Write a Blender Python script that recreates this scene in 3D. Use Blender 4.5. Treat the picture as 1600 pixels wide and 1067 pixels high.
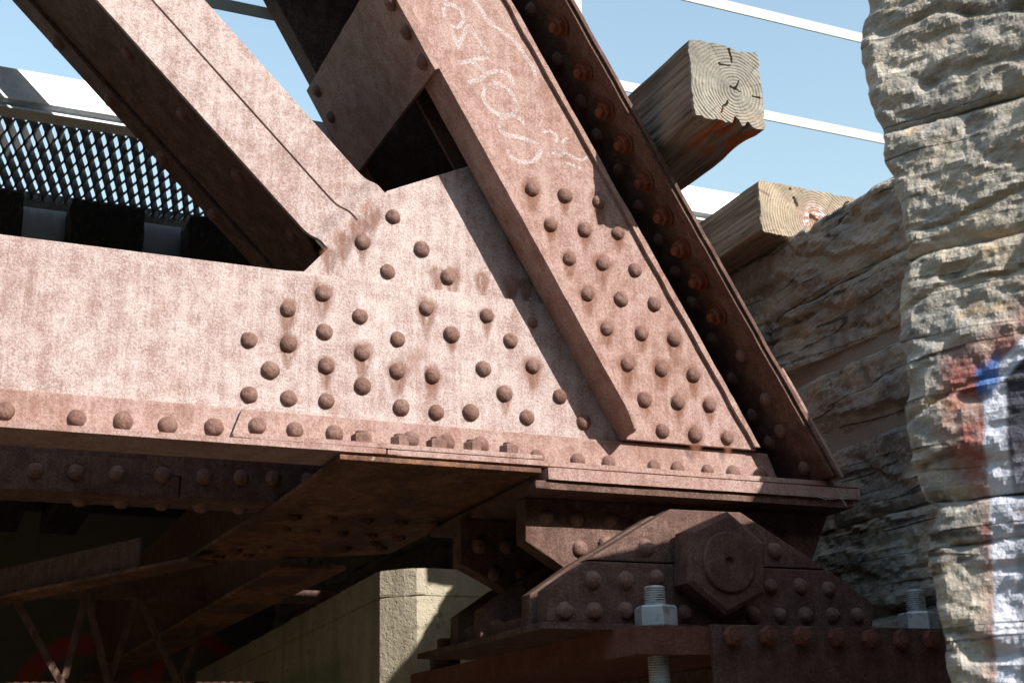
import bpy, bmesh, math, random
from mathutils import Vector, Matrix, noise

random.seed(7)
for o in list(bpy.data.objects):
    bpy.data.objects.remove(o)
scene = bpy.context.scene
COL = scene.collection

# ------------------------------------------------------------------ camera
# world axes: X along the bridge towards the abutment, Y across it (away from the viewer), Z up; metres
cam_data = bpy.data.cameras.new('camera')
cam = bpy.data.objects.new('camera', cam_data)
COL.objects.link(cam)
AX = Vector((0.91233, 0.10157, 0.39669))     # world X seen as (right, down, forward)
AY = Vector((-0.40871, 0.29442, 0.86387))
AZ = AX.cross(AY)
rot = Matrix((
    (AX[0], -AX[1], -AX[2]),
    (AY[0], -AY[1], -AY[2]),
    (AZ[0], -AZ[1], -AZ[2])))
cam.matrix_world = Matrix.Translation((0, -2.4, 1.6)) @ rot.to_4x4()
cam_data.sensor_width = 36
cam_data.lens = 46.0
cam_data.clip_start = 0.05
cam_data.clip_end = 2000
cam_data.dof.use_dof = True
cam_data.dof.focus_distance = 2.75
cam_data.dof.aperture_fstop = 9.0
scene.camera = cam

# ------------------------------------------------------------------ sky, sun, exposure
SUN_DIR = Vector((-0.350, 0.775, -0.526)).normalized()       # the way the light travels
elev = math.asin(-SUN_DIR.z)
azim = math.atan2(-SUN_DIR.x, -SUN_DIR.y)
world = bpy.data.worlds.new('World')
scene.world = world
world.use_nodes = True
wn = world.node_tree.nodes
wl = world.node_tree.links
bg = wn['Background']
sky = wn.new('ShaderNodeTexSky')
sky.sky_type = 'NISHITA'
sky.sun_disc = False
sky.sun_elevation = elev
sky.sun_rotation = azim
sky.air_density = 2.0
sky.dust_density = 1.0
sky.ozone_density = 1.6
wl.new(sky.outputs[0], bg.inputs[0])
bg.inputs[1].default_value = 0.15
sun_data = bpy.data.lights.new('sun', 'SUN')
sun_data.energy = 5.0
sun_data.angle = math.radians(0.5)
sun_data.color = (1.0, 0.965, 0.92)
sun = bpy.data.objects.new('sun', sun_data)
sun.rotation_euler = SUN_DIR.to_track_quat('-Z', 'Y').to_euler()
sun.location = (3, -8, 9)
COL.objects.link(sun)
vs = scene.view_settings
vs.view_transform = 'Standard'
vs.look = 'None'
vs.gamma = 1
vs.exposure = 0.68
vs.use_curve_mapping = False

# ------------------------------------------------------------------ materials
class NT:
    """small helper to wire a node tree"""
    def __init__(self, name):
        m = bpy.data.materials.new(name)
        m.use_nodes = True
        self.m = m
        self.n = m.node_tree.nodes
        self.l = m.node_tree.links
        self.b = self.n['Principled BSDF']
        self.pos = self.n.new('ShaderNodeNewGeometry').outputs['Position']

    def put(self, inp, v):
        if hasattr(v, 'links') or isinstance(v, bpy.types.NodeSocket):
            self.l.new(v, inp)
        else:
            inp.default_value = v

    def math(self, op, a, b=0.0, c=0.0, clamp=False):
        k = self.n.new('ShaderNodeMath'); k.operation = op; k.use_clamp = clamp
        self.put(k.inputs[0], a); self.put(k.inputs[1], b); self.put(k.inputs[2], c)
        return k.outputs[0]

    def sep(self, v):
        k = self.n.new('ShaderNodeSeparateXYZ'); self.l.new(v, k.inputs[0]); return k.outputs

    def comb(self, x, y, z):
        k = self.n.new('ShaderNodeCombineXYZ')
        self.put(k.inputs[0], x); self.put(k.inputs[1], y); self.put(k.inputs[2], z)
        return k.outputs[0]

    def scale(self, v, s):
        k = self.n.new('ShaderNodeVectorMath'); k.operation = 'MULTIPLY'
        self.l.new(v, k.inputs[0]); k.inputs[1].default_value = s
        return k.outputs[0]

    def dot(self, v, s, off=0.0):
        k = self.n.new('ShaderNodeVectorMath'); k.operation = 'DOT_PRODUCT'
        self.l.new(v, k.inputs[0]); k.inputs[1].default_value = s
        return self.math('ADD', k.outputs['Value'], off)

    def noise(self, sc, detail=4, rough=0.55, v=None, dist=0.0):
        k = self.n.new('ShaderNodeTexNoise')
        k.inputs['Scale'].default_value = sc
        k.inputs['Detail'].default_value = detail
        k.inputs['Roughness'].default_value = rough
        k.inputs['Distortion'].default_value = dist
        self.l.new(v if v is not None else self.pos, k.inputs['Vector'])
        return k.outputs['Fac']

    def vor(self, sc, v=None, feat='F1'):
        k = self.n.new('ShaderNodeTexVoronoi'); k.feature = feat
        k.inputs['Scale'].default_value = sc
        self.l.new(v if v is not None else self.pos, k.inputs['Vector'])
        return k.outputs['Distance']

    def ss(self, x, lo, hi):
        k = self.n.new('ShaderNodeMapRange'); k.interpolation_type = 'SMOOTHSTEP'
        self.put(k.inputs['Value'], x)
        k.inputs['From Min'].default_value = lo; k.inputs['From Max'].default_value = hi
        return k.outputs['Result']

    def mix(self, f, a, b, blend='MIX'):
        k = self.n.new('ShaderNodeMix'); k.data_type = 'RGBA'; k.blend_type = blend
        self.put(k.inputs[0], f)
        for s, v in ((6, a), (7, b)):
            if isinstance(v, tuple):
                k.inputs[s].default_value = (v[0], v[1], v[2], 1)
            else:
                self.l.new(v, k.inputs[s])
        return k.outputs[2]

    def bump(self, h, strength, dist, prev=None):
        k = self.n.new('ShaderNodeBump')
        k.inputs['Strength'].default_value = strength
        k.inputs['Distance'].default_value = dist
        self.l.new(h, k.inputs['Height'])
        if prev is not None:
            self.l.new(prev, k.inputs['Normal'])
        return k.outputs[0]

    def done(self, col, rough=0.8, normal=None, metal=0.0, spec=None):
        self.put(self.b.inputs['Base Color'], col if not isinstance(col, tuple) else (col[0], col[1], col[2], 1))
        self.put(self.b.inputs['Roughness'], rough)
        self.b.inputs['Metallic'].default_value = metal
        if spec is not None:
            self.b.inputs['Specular IOR Level'].default_value = spec
        if normal is not None:
            self.l.new(normal, self.b.inputs['Normal'])
        return self.m


def rust_material(name, dark, mid, pale, pale_amt, speck=1.0, spec=0.3, soot=0.0):
    t = NT(name)
    big = t.noise(2.6, 3, 0.6)
    med = t.noise(26, 4, 0.66)
    fine = t.noise(210, 3, 0.75)
    streak = t.noise(11, 3, 0.62, t.scale(t.pos, (7.0, 7.0, 0.5)))
    # pale chalking where large, streaky and fine variation add up
    grit = t.noise(480, 2, 0.7)
    f = t.math('MULTIPLY_ADD', big, 0.6, t.math('MULTIPLY', streak, 0.55))
    f = t.math('MULTIPLY_ADD', fine, 1.0 * speck, f)
    f = t.math('MULTIPLY_ADD', grit, 1.1 * speck, f)
    f = t.math('MULTIPLY_ADD', med, 0.75, f)
    c = (0.6 + 0.55 + 2.1 * speck + 0.75) * 0.5
    p = t.ss(f, c - 0.16 - pale_amt, c + 0.76 - pale_amt)
    col = t.mix(t.ss(t.math('MULTIPLY_ADD', fine, 0.5, t.math('MULTIPLY', med, 0.5)), 0.36, 0.66), dark, mid)
    col = t.mix(p, col, pale)
    # orange-brown rust blooms, a buff cast in patches and dark pits, each with a shape of its own
    o = t.ss(t.noise(7.5, 5, 0.68, t.scale(t.pos, (1.0, 1.0, 0.6))), 0.55, 0.70)
    col = t.mix(t.math('MULTIPLY', o, 0.5), col, (dark[0] * 0.95, dark[1] * 0.66, dark[2] * 0.52))
    buff = t.ss(streak, 0.52, 0.70)
    col = t.mix(t.math('MULTIPLY', buff, 0.22), col, (mid[0] * 1.25, mid[1] * 1.35, mid[2] * 1.25))
    pit = t.ss(med, 0.64, 0.74)
    col = t.mix(t.math('MULTIPLY', pit, 0.5), col, (dark[0] * 0.6, dark[1] * 0.55, dark[2] * 0.55))
    if soot:
        so = t.ss(t.noise(4.2, 5, 0.72, t.scale(t.pos, (1.6, 0.8, 1.0))), 0.44, 0.58)
        col = t.mix(t.math('MULTIPLY', so, soot), col, (0.030, 0.020, 0.015))
        fl = t.ss(t.noise(38, 4, 0.7, t.scale(t.pos, (0.5, 1.6, 1.0))), 0.62, 0.68)
        col = t.mix(t.math('MULTIPLY', fl, 0.7), col, (0.34, 0.26, 0.20))
    nrm = t.bump(t.math('MULTIPLY_ADD', med, 0.9, fine), 0.7, 0.0032)
    return t.done(col, 0.78, nrm, 0.0, spec)


M = {}
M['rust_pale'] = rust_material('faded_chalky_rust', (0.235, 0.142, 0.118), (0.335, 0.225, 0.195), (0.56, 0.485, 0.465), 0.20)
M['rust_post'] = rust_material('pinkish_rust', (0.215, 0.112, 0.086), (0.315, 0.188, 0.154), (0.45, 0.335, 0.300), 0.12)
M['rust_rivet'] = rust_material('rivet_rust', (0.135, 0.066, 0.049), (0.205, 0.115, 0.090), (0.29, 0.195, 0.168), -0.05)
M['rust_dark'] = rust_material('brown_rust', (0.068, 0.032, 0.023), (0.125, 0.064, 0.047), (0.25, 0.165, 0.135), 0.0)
M['rust_orange'] = rust_material('orange_rust', (0.10, 0.040, 0.022), (0.24, 0.100, 0.052), (0.32, 0.18, 0.11), 0.0, soot=0.6)
M['rust_red'] = rust_material('red_oxide_rust', (0.12, 0.042, 0.030), (0.20, 0.078, 0.055), (0.26, 0.145, 0.115), -0.15)
M['nut_rust'] = rust_material('bright_nut_rust', (0.11, 0.030, 0.014), (0.20, 0.060, 0.028), (0.25, 0.11, 0.065), -0.25)


def galvanised():
    t = NT('galvanised_steel')
    sp = t.vor(90)
    b = t.noise(7, 4, 0.6)
    col = t.mix(t.ss(sp, 0.1, 0.8), (0.56, 0.58, 0.59), (0.68, 0.70, 0.71))
    col = t.mix(t.ss(b, 0.45, 0.7), col, (0.46, 0.48, 0.48))
    return t.done(col, 0.42, t.bump(b, 0.15, 0.002), 0.1)


def rail_paint():
    t = NT('weathered_galvanised_rail')
    b = t.noise(9, 5, 0.65)
    col = t.mix(t.ss(b, 0.5, 0.75), (0.36, 0.365, 0.325), (0.28, 0.28, 0.23))
    r = t.ss(t.noise(4.0, 5, 0.7), 0.62, 0.72)
    col = t.mix(t.math('MULTIPLY', r, 0.8), col, (0.42, 0.24, 0.10))
    return t.done(col, 0.55, t.bump(t.noise(80, 3), 0.2, 0.001))


def zinc():
    t = NT('new_zinc')
    b = t.noise(40, 4, 0.6)
    col = t.mix(b, (0.40, 0.43, 0.44), (0.62, 0.65, 0.66))
    col = t.mix(t.math('MULTIPLY', t.ss(t.noise(55, 4, 0.7), 0.52, 0.66), 0.6), col, (0.20, 0.14, 0.10))
    return t.done(col, 0.48, t.bump(b, 0.3, 0.0015), 0.4)


M['galv'] = galvanised()


def grating_material():
    t = NT('dull_grating_steel')
    return t.done(t.mix(t.noise(30, 3, 0.6), (0.17, 0.175, 0.185), (0.25, 0.255, 0.265)), 0.5, None, 0.2)


M['grating'] = grating_material()
M['rail'] = rail_paint()
M['zinc'] = zinc()


def concrete():
    t = NT('weathered_concrete')
    a = t.noise(4, 6, 0.65); f = t.noise(60, 5, 0.7); v = t.vor(70)
    col = t.mix(t.ss(a, 0.35, 0.7), (0.42, 0.365, 0.27), (0.33, 0.285, 0.21))
    col = t.mix(t.ss(f, 0.55, 0.75), col, (0.50, 0.46, 0.36))
    col = t.mix(t.math('MULTIPLY', t.ss(t.noise(28, 5, 0.7), 0.56, 0.68), 0.7), col, (0.17, 0.145, 0.11))
    col = t.mix(t.math('MULTIPLY', t.ss(t.noise(5, 4, 0.7, t.scale(t.pos, (1, 1, 0.25))), 0.52, 0.66), 0.5), col, (0.23, 0.19, 0.13))
    # sprayed green band low on the flank
    p = t.sep(t.pos)
    g = t.math('MULTIPLY', t.ss(t.math('ADD', p[1], t.math('MULTIPLY', a, 0.5)), 1.95, 2.2), t.ss(t.math('ADD', p[1], t.math('MULTIPLY', a, 0.5)), 3.4, 2.9))
    g = t.math('MULTIPLY', g, t.math('MULTIPLY', t.ss(p[2], 1.80, 1.84), t.ss(p[2], 2.00, 1.94)))
    col = t.mix(t.math('MULTIPLY', g, 0.4), col, (0.05, 0.17, 0.09))
    h = t.math('ADD', t.math('MULTIPLY', f, 0.6), t.math('MULTIPLY', t.ss(v, 0.0, 0.25), 0.35))
    return t.done(col, 0.9, t.bump(h, 0.9, 0.012), 0, 0.2)


M['concrete'] = concrete()
WS = (math.sin(math.radians(33)), -math.cos(math.radians(33)), 0.0)     # along the wing wall, towards the viewer
WN = (-math.cos(math.radians(33)), -math.sin(math.radians(33)), 0.0)    # out of the wing wall
WE = (1.15, -1.11, 0.0)                                                 # its corner


def stone_material(name, along, light=1.0, paint=False):
    t = NT(name)
    s = t.dot(t.pos, along)
    z = t.sep(t.pos)[2]
    bed = t.comb(t.math('MULTIPLY', s, 2.2), 0.0, t.math('MULTIPLY', z, 9.0))
    b1 = t.noise(1.6, 4, 0.66, bed, 0.4)
    b2 = t.noise(3.6, 5, 0.72, bed, 0.3)
    a = t.noise(6, 4, 0.7)
    f = t.noise(75, 4, 0.75)
    lump = t.noise(30, 6, 0.72)
    k = light
    col = t.mix(t.ss(a, 0.38, 0.62), (0.350 * k, 0.300 * k, 0.232 * k), (0.290 * k, 0.272 * k, 0.242 * k))
    col = t.mix(t.ss(b1, 0.50, 0.64), col, (0.43 * k, 0.38 * k, 0.315 * k))
    col = t.mix(t.math('MULTIPLY', t.ss(b2, 0.57, 0.67), 0.65), col, (0.36 * k, 0.235 * k, 0.12 * k))
    col = t.mix(t.math('MULTIPLY', t.ss(t.noise(3.4, 5, 0.72), 0.49, 0.62), 0.75), col, (0.14 * k, 0.132 * k, 0.127 * k))
    col = t.mix(t.math('MULTIPLY', t.ss(f, 0.52, 0.70), 0.6), col, (0.52 * k, 0.49 * k, 0.44 * k))
    col = t.mix(t.math('MULTIPLY', t.ss(lump, 0.60, 0.70), 0.5), col, (0.12, 0.11, 0.10))
    # thin split cracks along the bedding
    cb = t.comb(t.math('MULTIPLY', s, 0.55), 0.0, t.math('MULTIPLY', z, 9.0))
    crack = t.ss(t.math('ABSOLUTE', t.math('SUBTRACT', t.math('MULTIPLY_ADD', lump, 0.03, t.noise(1.7, 2, 0.45, cb)), 0.515)), 0.012, 0.003)
    crack = t.math('MULTIPLY', crack, t.ss(a, 0.42, 0.56))
    col = t.mix(t.math('MULTIPLY', crack, 0.8), col, (0.05, 0.045, 0.04))
    if paint:
        ws = t.dot(t.pos, WS, -(WE[0] * WS[0] + WE[1] * WS[1]))
        wob = t.math('MULTIPLY', t.math('SUBTRACT', t.noise(16, 3, 0.6), 0.5), 0.022)
        edge = t.math('MULTIPLY', t.math('SUBTRACT', lump, 0.5), 0.008)
        q = t.math('ADD', ws, edge)
        c = t.math('MULTIPLY_ADD', z, 0.098, 0.083 - 1.684 * 0.098)      # centre line of the white stroke
        d = t.math('SUBTRACT', q, c)
        zt = t.math('SUBTRACT', t.math('MULTIPLY_ADD', wob, 0.4, z), t.math('MULTIPLY', t.math('MAXIMUM', t.math('SUBTRACT', ws, 0.11), 0.0), 0.75))
        worn = t.ss(lump, 0.78, 0.64)
        below = t.ss(zt, 2.060, 2.050)
        # dull red halo: broad and patchy above, a thin line beside the white stroke below
        wide = t.math('MULTIPLY', t.ss(z, 1.87, 1.99), 0.046)
        r = t.ss(t.math('ADD', t.math('ADD', d, wide), t.math('MULTIPLY', wob, 1.6)), -0.038, 0.002)
        r = t.math('MULTIPLY', r, t.ss(zt, 2.130, 2.050))
        r = t.math('MULTIPLY', r, t.math('MULTIPLY_ADD', t.ss(a, 0.40, 0.56), 0.7, 0.3))
        col = t.mix(t.math('MULTIPLY', t.math('MULTIPLY', r, worn), 0.85), col, (0.36, 0.085, 0.072))
        bl = t.math('MULTIPLY', t.math('MULTIPLY', t.ss(d, 0.011, 0.018), t.math('MULTIPLY_ADD', t.ss(z, 1.88, 1.97), 0.65, 0.35)), t.ss(zt, 2.034, 2.026))
        wt = t.math('MULTIPLY', t.ss(d, -0.017, -0.010), below)
        w2 = t.math('MULTIPLY', t.math('MULTIPLY', t.ss(d, 0.034, 0.042), t.ss(d, 0.085, 0.075)), t.ss(z, 2.00, 1.98))
        col = t.mix(t.math('MULTIPLY', wt, t.math('MULTIPLY', worn, 0.92)), col, (0.70, 0.72, 0.80))
        col = t.mix(t.math('MULTIPLY', bl, t.math('MULTIPLY', worn, 0.93)), col, (0.035, 0.032, 0.045))
        col = t.mix(t.math('MULTIPLY', w2, t.math('MULTIPLY', worn, 0.80)), col, (0.66, 0.68, 0.78))
        bz = t.math('MULTIPLY', t.ss(zt, 2.020, 2.036), t.ss(zt, 2.078, 2.058))
        bb = t.math('MULTIPLY', bz, t.math('MULTIPLY', t.ss(d, -0.026, -0.018), t.ss(d, 0.016, 0.000)))
        col = t.mix(t.math('MULTIPLY', bb, 0.85), col, (0.04, 0.17, 0.48))
    h = t.math('MULTIPLY_ADD', b2, 0.5, t.math('MULTIPLY_ADD', f, 0.35, lump))
    h = t.math('SUBTRACT', h, t.math('MULTIPLY', crack, 0.5))
    return t.done(col, 0.92, t.bump(h, 1.0, 0.008), 0, 0.2)


M['stone'] = stone_material('layered_limestone', (0, 1, 0), 1.12)
M['stone_near'] = stone_material('layered_limestone_sprayed', WS, 1.40, True)


def mortar():
    t = NT('old_mortar')
    a = t.noise(12, 5, 0.6); f = t.noise(150, 3, 0.7)
    col = t.mix(a, (0.24, 0.215, 0.19), (0.34, 0.31, 0.27))
    col = t.mix(t.math('MULTIPLY', t.ss(f, 0.5, 0.7), 0.4), col, (0.42, 0.39, 0.35))
    return t.done(col, 0.95, t.bump(f, 0.6, 0.004), 0, 0.15)


M['mortar'] = mortar()


def timber_material(name, pith, axis_y_front, tint, fresh=None):
    """weathered timber running along Y; rings round the pith (x, z), grain along Y"""
    t = NT(name)
    p = t.sep(t.pos)
    dx = t.math('SUBTRACT', p[0], pith[0]); dz = t.math('SUBTRACT', p[2], pith[1])
    rad = t.math('SQRT', t.math('ADD', t.math('MULTIPLY', dx, dx), t.math('MULTIPLY', dz, dz)))
    rad = t.math('ADD', rad, t.math('MULTIPLY', t.noise(9, 3, 0.5, t.scale(t.pos, (1, 0.15, 1))), 0.028))
    ring = t.math('MULTIPLY_ADD', t.math('SINE', t.math('MULTIPLY', rad, 780.0)), 0.5, 0.5)
    ang = t.math('ARCTAN2', dz, dx)
    chk = t.ss(t.noise(1.0, 2, 0.6, t.comb(t.math('MULTIPLY', ang, 9.0), t.math('MULTIPLY', rad, 7.0), 3.3)), 0.62, 0.68)
    grain = t.noise(42, 5, 0.65, t.scale(t.pos, (1.0, 0.05, 1.0)))
    grain2 = t.noise(160, 4, 0.7, t.scale(t.pos, (1.0, 0.04, 1.0)))
    blot = t.noise(8, 5, 0.65)
    a, b, c = tint
    end = t.ss(p[1], axis_y_front + 0.012, axis_y_front + 0.003)
    side = t.mix(t.ss(grain, 0.34, 0.66), a, b)
    side = t.mix(t.math('MULTIPLY', t.ss(grain2, 0.56, 0.66), 0.8), side, (0.045, 0.035, 0.028))
    side = t.mix(t.math('MULTIPLY', t.ss(blot, 0.52, 0.72), 0.5), side, (0.12, 0.12, 0.09))
    face = t.mix(t.math('MULTIPLY', t.ss(ring, 0.35, 1.0), t.ss(t.noise(30, 3, 0.6), 0.25, 0.6)), c, (c[0] * 0.60, c[1] * 0.57, c[2] * 0.54))
    face = t.mix(t.math('MULTIPLY', t.ss(blot, 0.42, 0.62), 0.8), face, (c[0] * 0.55, c[1] * 0.57, c[2] * 0.60))
    face = t.mix(t.math('MULTIPLY', t.ss(t.noise(85, 5, 0.7), 0.56, 0.68), 0.5), face, (0.16, 0.14, 0.11))
    face = t.mix(t.math('MULTIPLY', chk, 0.55), face, (0.09, 0.075, 0.06))
    saw = t.noise(20, 3, 0.6, t.comb(t.math('MULTIPLY', p[0], 1.0), 0.0, t.math('MULTIPLY', p[2], 14.0)))
    face = t.mix(t.math('MULTIPLY', t.ss(saw, 0.5, 0.7), 0.3), face, (c[0] * 0.6, c[1] * 0.6, c[2] * 0.6))
    if fresh == 'chalk':
        near = t.math('MULTIPLY', t.ss(rad, 0.085, 0.03), t.ss(t.noise(55, 4, 0.7), 0.46, 0.58))
        face = t.mix(t.ss(rad, 0.10, 0.03), face, (0.30, 0.17, 0.11))
        face = t.mix(t.math('MULTIPLY', near, 0.8), face, (0.60, 0.58, 0.62))
    col = t.mix(end, side, face)
    if fresh == 'broken':
        # orange split wood under the broken front corner
        m = t.math('MULTIPLY', t.ss(p[2], 2.950, 2.935), t.math('MULTIPLY', t.ss(p[1], -0.10, -0.19), t.ss(p[0], 1.46, 1.49)))
        m = t.math('MULTIPLY', m, t.ss(p[1], axis_y_front - 0.002, axis_y_front + 0.006))
        m = t.math('MULTIPLY', m, t.ss(t.noise(26, 4, 0.6, t.scale(t.pos, (1, 0.25, 1))), 0.42, 0.54))
        col = t.mix(m, col, (0.34, 0.10, 0.03))
    h = t.math('ADD', t.math('MULTIPLY', grain2, 0.6), t.math('ADD', t.math('MULTIPLY', grain, 0.8), t.math('MULTIPLY', t.math('MULTIPLY', ring, end), -0.5)))
    return t.done(col, 0.88, t.bump(h, 0.8, 0.004), 0, 0.2)


GREY_WOOD = ((0.15, 0.118, 0.090), (0.27, 0.228, 0.185), (0.32, 0.29, 0.235))
TAN_WOOD = ((0.20, 0.145, 0.10), (0.32, 0.245, 0.175), (0.42, 0.335, 0.24))
SHADED_WOOD = ((0.030, 0.024, 0.019), (0.055, 0.045, 0.035), (0.035, 0.030, 0.025))  # near-black: the walkway's shade on the ties put into the wood colour
M['timber_grey'] = timber_material('grey_timber', (1.527, 2.995), -0.287, GREY_WOOD, 'broken')
M['timber_tan'] = timber_material('tan_timber', (2.08, 2.95), 0.17, TAN_WOOD, 'chalk')
M['timber_dark'] = timber_material('shaded_timber', (0.4, 3.0), 0.99, SHADED_WOOD)
M['timber_stringer'] = timber_material('stringer_timber', (0.4, 2.7), -50, TAN_WOOD)


def chalk_material():
    t = NT('white_chalk')
    a = t.ss(t.noise(330, 3, 0.7), 0.40, 0.60)
    b = t.ss(t.noise(30, 3, 0.6), 0.25, 0.55)
    t.l.new(t.math('MULTIPLY', t.math('MULTIPLY', a, b), 0.48), t.b.inputs['Alpha'])
    return t.done((0.78, 0.76, 0.76), 0.95, None, 0, 0.1)


M['chalk'] = chalk_material()


def stain_material():
    t = NT('rust_run')
    uv = t.n.new('ShaderNodeUVMap').outputs[0]
    p = t.sep(uv)
    dx = t.math('MULTIPLY', p[0], t.math('MULTIPLY_ADD', t.math('MAXIMUM', t.math('MULTIPLY', p[1], -1.0), 0.0), 0.5, 1.0))
    dy = t.math('ADD', t.math('MULTIPLY', t.math('MINIMUM', p[1], 0.0), 0.42), t.math('MAXIMUM', p[1], 0.0))
    r = t.math('SQRT', t.math('ADD', t.math('MULTIPLY', dx, dx), t.math('MULTIPLY', dy, dy)))
    n = t.noise(34, 4, 0.7, t.scale(t.pos, (2.0, 1.0, 0.5)))
    al = t.math('MULTIPLY', t.ss(t.math('ADD', r, t.math('MULTIPLY', t.math('SUBTRACT', n, 0.5), 0.5)), 1.0, 0.45), t.ss(n, 0.25, 0.6))
    t.l.new(t.math('MULTIPLY', al, 0.55), t.b.inputs['Alpha'])
    return t.done((0.22, 0.088, 0.048), 0.85, None, 0, 0.2)


M['stain'] = stain_material()


def soil():
    t = NT('bare_earth')
    a = t.noise(1.2, 6, 0.6); f = t.noise(40, 5, 0.7)
    col = t.mix(a, (0.19, 0.135, 0.085), (0.24, 0.180, 0.118))
    col = t.mix(t.ss(f, 0.45, 0.7), col, (0.08, 0.065, 0.042))
    return t.done(col, 0.95, t.bump(f, 0.8, 0.03))


M['soil'] = soil()


def blocker_green():
    t = NT('sky_blocker_green')
    col = t.mix(t.noise(0.8, 5, 0.7), (0.020, 0.030, 0.012), (0.055, 0.070, 0.028))  # dark green for the added bank that cuts the sky light
    return t.done(col, 0.95, t.bump(t.noise(1.5, 5, 0.7), 1.0, 0.8), 0, 0.1)


M['blocker_green'] = blocker_green()


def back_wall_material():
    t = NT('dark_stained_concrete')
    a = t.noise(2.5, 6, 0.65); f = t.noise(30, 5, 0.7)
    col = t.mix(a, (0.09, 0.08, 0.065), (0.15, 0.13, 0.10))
    p = t.sep(t.pos)
    # faded red sprayed arcs
    wx = t.math('ADD', p[0], t.math('MULTIPLY', t.noise(3, 3), 0.10)); wz = t.math('ADD', p[2], t.math('MULTIPLY', t.noise(4, 3), 0.06))
    for cx, cz, r, w in ((0.98, 2.02, 0.36, 0.07), (1.60, 2.20, 0.22, 0.05)):
        dx = t.math('SUBTRACT', wx, cx); dz = t.math('SUBTRACT', wz, cz)
        d = t.math('ABSOLUTE', t.math('SUBTRACT', t.math('SQRT', t.math('ADD', t.math('MULTIPLY', dx, dx), t.math('MULTIPLY', dz, dz))), r))
        m = t.math('MULTIPLY', t.ss(d, w, w * 0.4), t.ss(dz, -0.12, -0.02))
        col = t.mix(t.math('MULTIPLY', m, 0.85), col, (0.42, 0.05, 0.035))
    return t.done(col, 0.9, t.bump(f, 0.6, 0.01))


M['back_wall'] = back_wall_material()


def paint_flake():
    t = NT('dusty_cobweb')
    return t.done((0.62, 0.62, 0.60), 0.9)


M['flake'] = paint_flake()

# measured positions (metres)
GUSSET_RIVETS = [(0.8358, 2.7087), (0.7703, 2.6414), (0.8996, 2.6439), (0.8245, 2.5835), (0.9579, 2.5881)]
CHORD_RIVETS = [(0.6847, 2.5145), (0.614, 2.4722), (0.7625, 2.4748), (0.9056, 2.5095), (1.0406, 2.5084), (0.539, 2.4005), (0.617, 2.401), (0.6887, 2.434), (0.767, 2.3982), (0.8426, 2.4346), (0.9602, 2.4584), (1.0937, 2.4588), (0.5819, 2.3441), (0.6936, 2.3642), (0.7688, 2.3292), (0.8411, 2.3667), (0.9167, 2.3645), (1.0304, 2.3906), (1.1439, 2.4073), (0.5426, 2.2919), (0.6197, 2.2911), (0.6947, 2.2925), (0.8491, 2.2927), (0.9241, 2.2884), (0.9997, 2.2947), (1.0768, 2.3409), (1.1264, 2.2942), (1.2044, 2.3467), (1.2596, 2.2952)]
ANGLE_RIVETS = [(0.1116, 2.2201), (0.2317, 2.2171), (0.3125, 2.2177), (0.3922, 2.2169), (0.4763, 2.2198), (0.5577, 2.2287), (0.6305, 2.2268), (0.7088, 2.2253), (0.8647, 2.2254), (0.942, 2.2246), (1.0143, 2.2245), (1.141, 2.208), (1.2353, 2.2063), (1.3079, 2.207), (1.4178, 2.2032), (1.4765, 2.2027), (1.5524, 2.2005), (1.6185, 2.2004), (1.6895, 2.2033)]
SPLICE_NUTS = [(0.7481, 2.2042), (0.8261, 2.2049), (0.9016, 2.2039), (0.9775, 2.2042), (1.0566, 2.2032)]
POST_RIVETS = [(1.1457, 2.8065), (1.2254, 2.8039), (1.3101, 2.8018), (1.1875, 2.7276), (1.2708, 2.7277), (1.3547, 2.7323), (1.2293, 2.6536), (1.3113, 2.6527), (1.3933, 2.6484), (1.2708, 2.577), (1.353, 2.5752), (1.4371, 2.5734), (1.3137, 2.5025), (1.3994, 2.5002), (1.4822, 2.4958), (1.3594, 2.4256), (1.4439, 2.4223), (1.5252, 2.4169), (1.397, 2.3498), (1.4805, 2.3513), (1.5609, 2.351), (1.3567, 2.2869), (1.4367, 2.2832), (1.5186, 2.2809), (1.6009, 2.2799)]
BAND_RIVETS = [(-2.2612, -0.0108), (-2.1301, -0.0064), (-2.0161, -0.0066), (-1.93, 0.0032), (-1.8325, -0.0036), (-1.7373, -0.003), (-1.6475, -0.007), (-1.5635, -0.0017), (-1.4833, 0.0), (-1.3876, -0.0002), (-1.2884, 0.0083), (-1.1934, 0.0081), (-1.1205, 0.0019), (-1.3253, -0.0634), (-1.2137, -0.0651), (-1.1351, -0.0551), (-1.0388, -0.0641)]
BAND_BOLTS = [(-2.1804, -0.0789), (-2.0622, -0.0752), (-1.9595, -0.0748), (-1.8724, -0.0745), (-1.7748, -0.0724), (-1.6851, -0.0719), (-1.6018, -0.0687), (-1.5192, -0.0686), (-1.432, -0.0641)]
TIE_PLATE_RIVETS = [(-2.3511, -0.076), (-2.279, -0.073), (-2.2058, -0.0722), (-2.396, 0.4186), (-2.322, 0.4178)]
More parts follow.
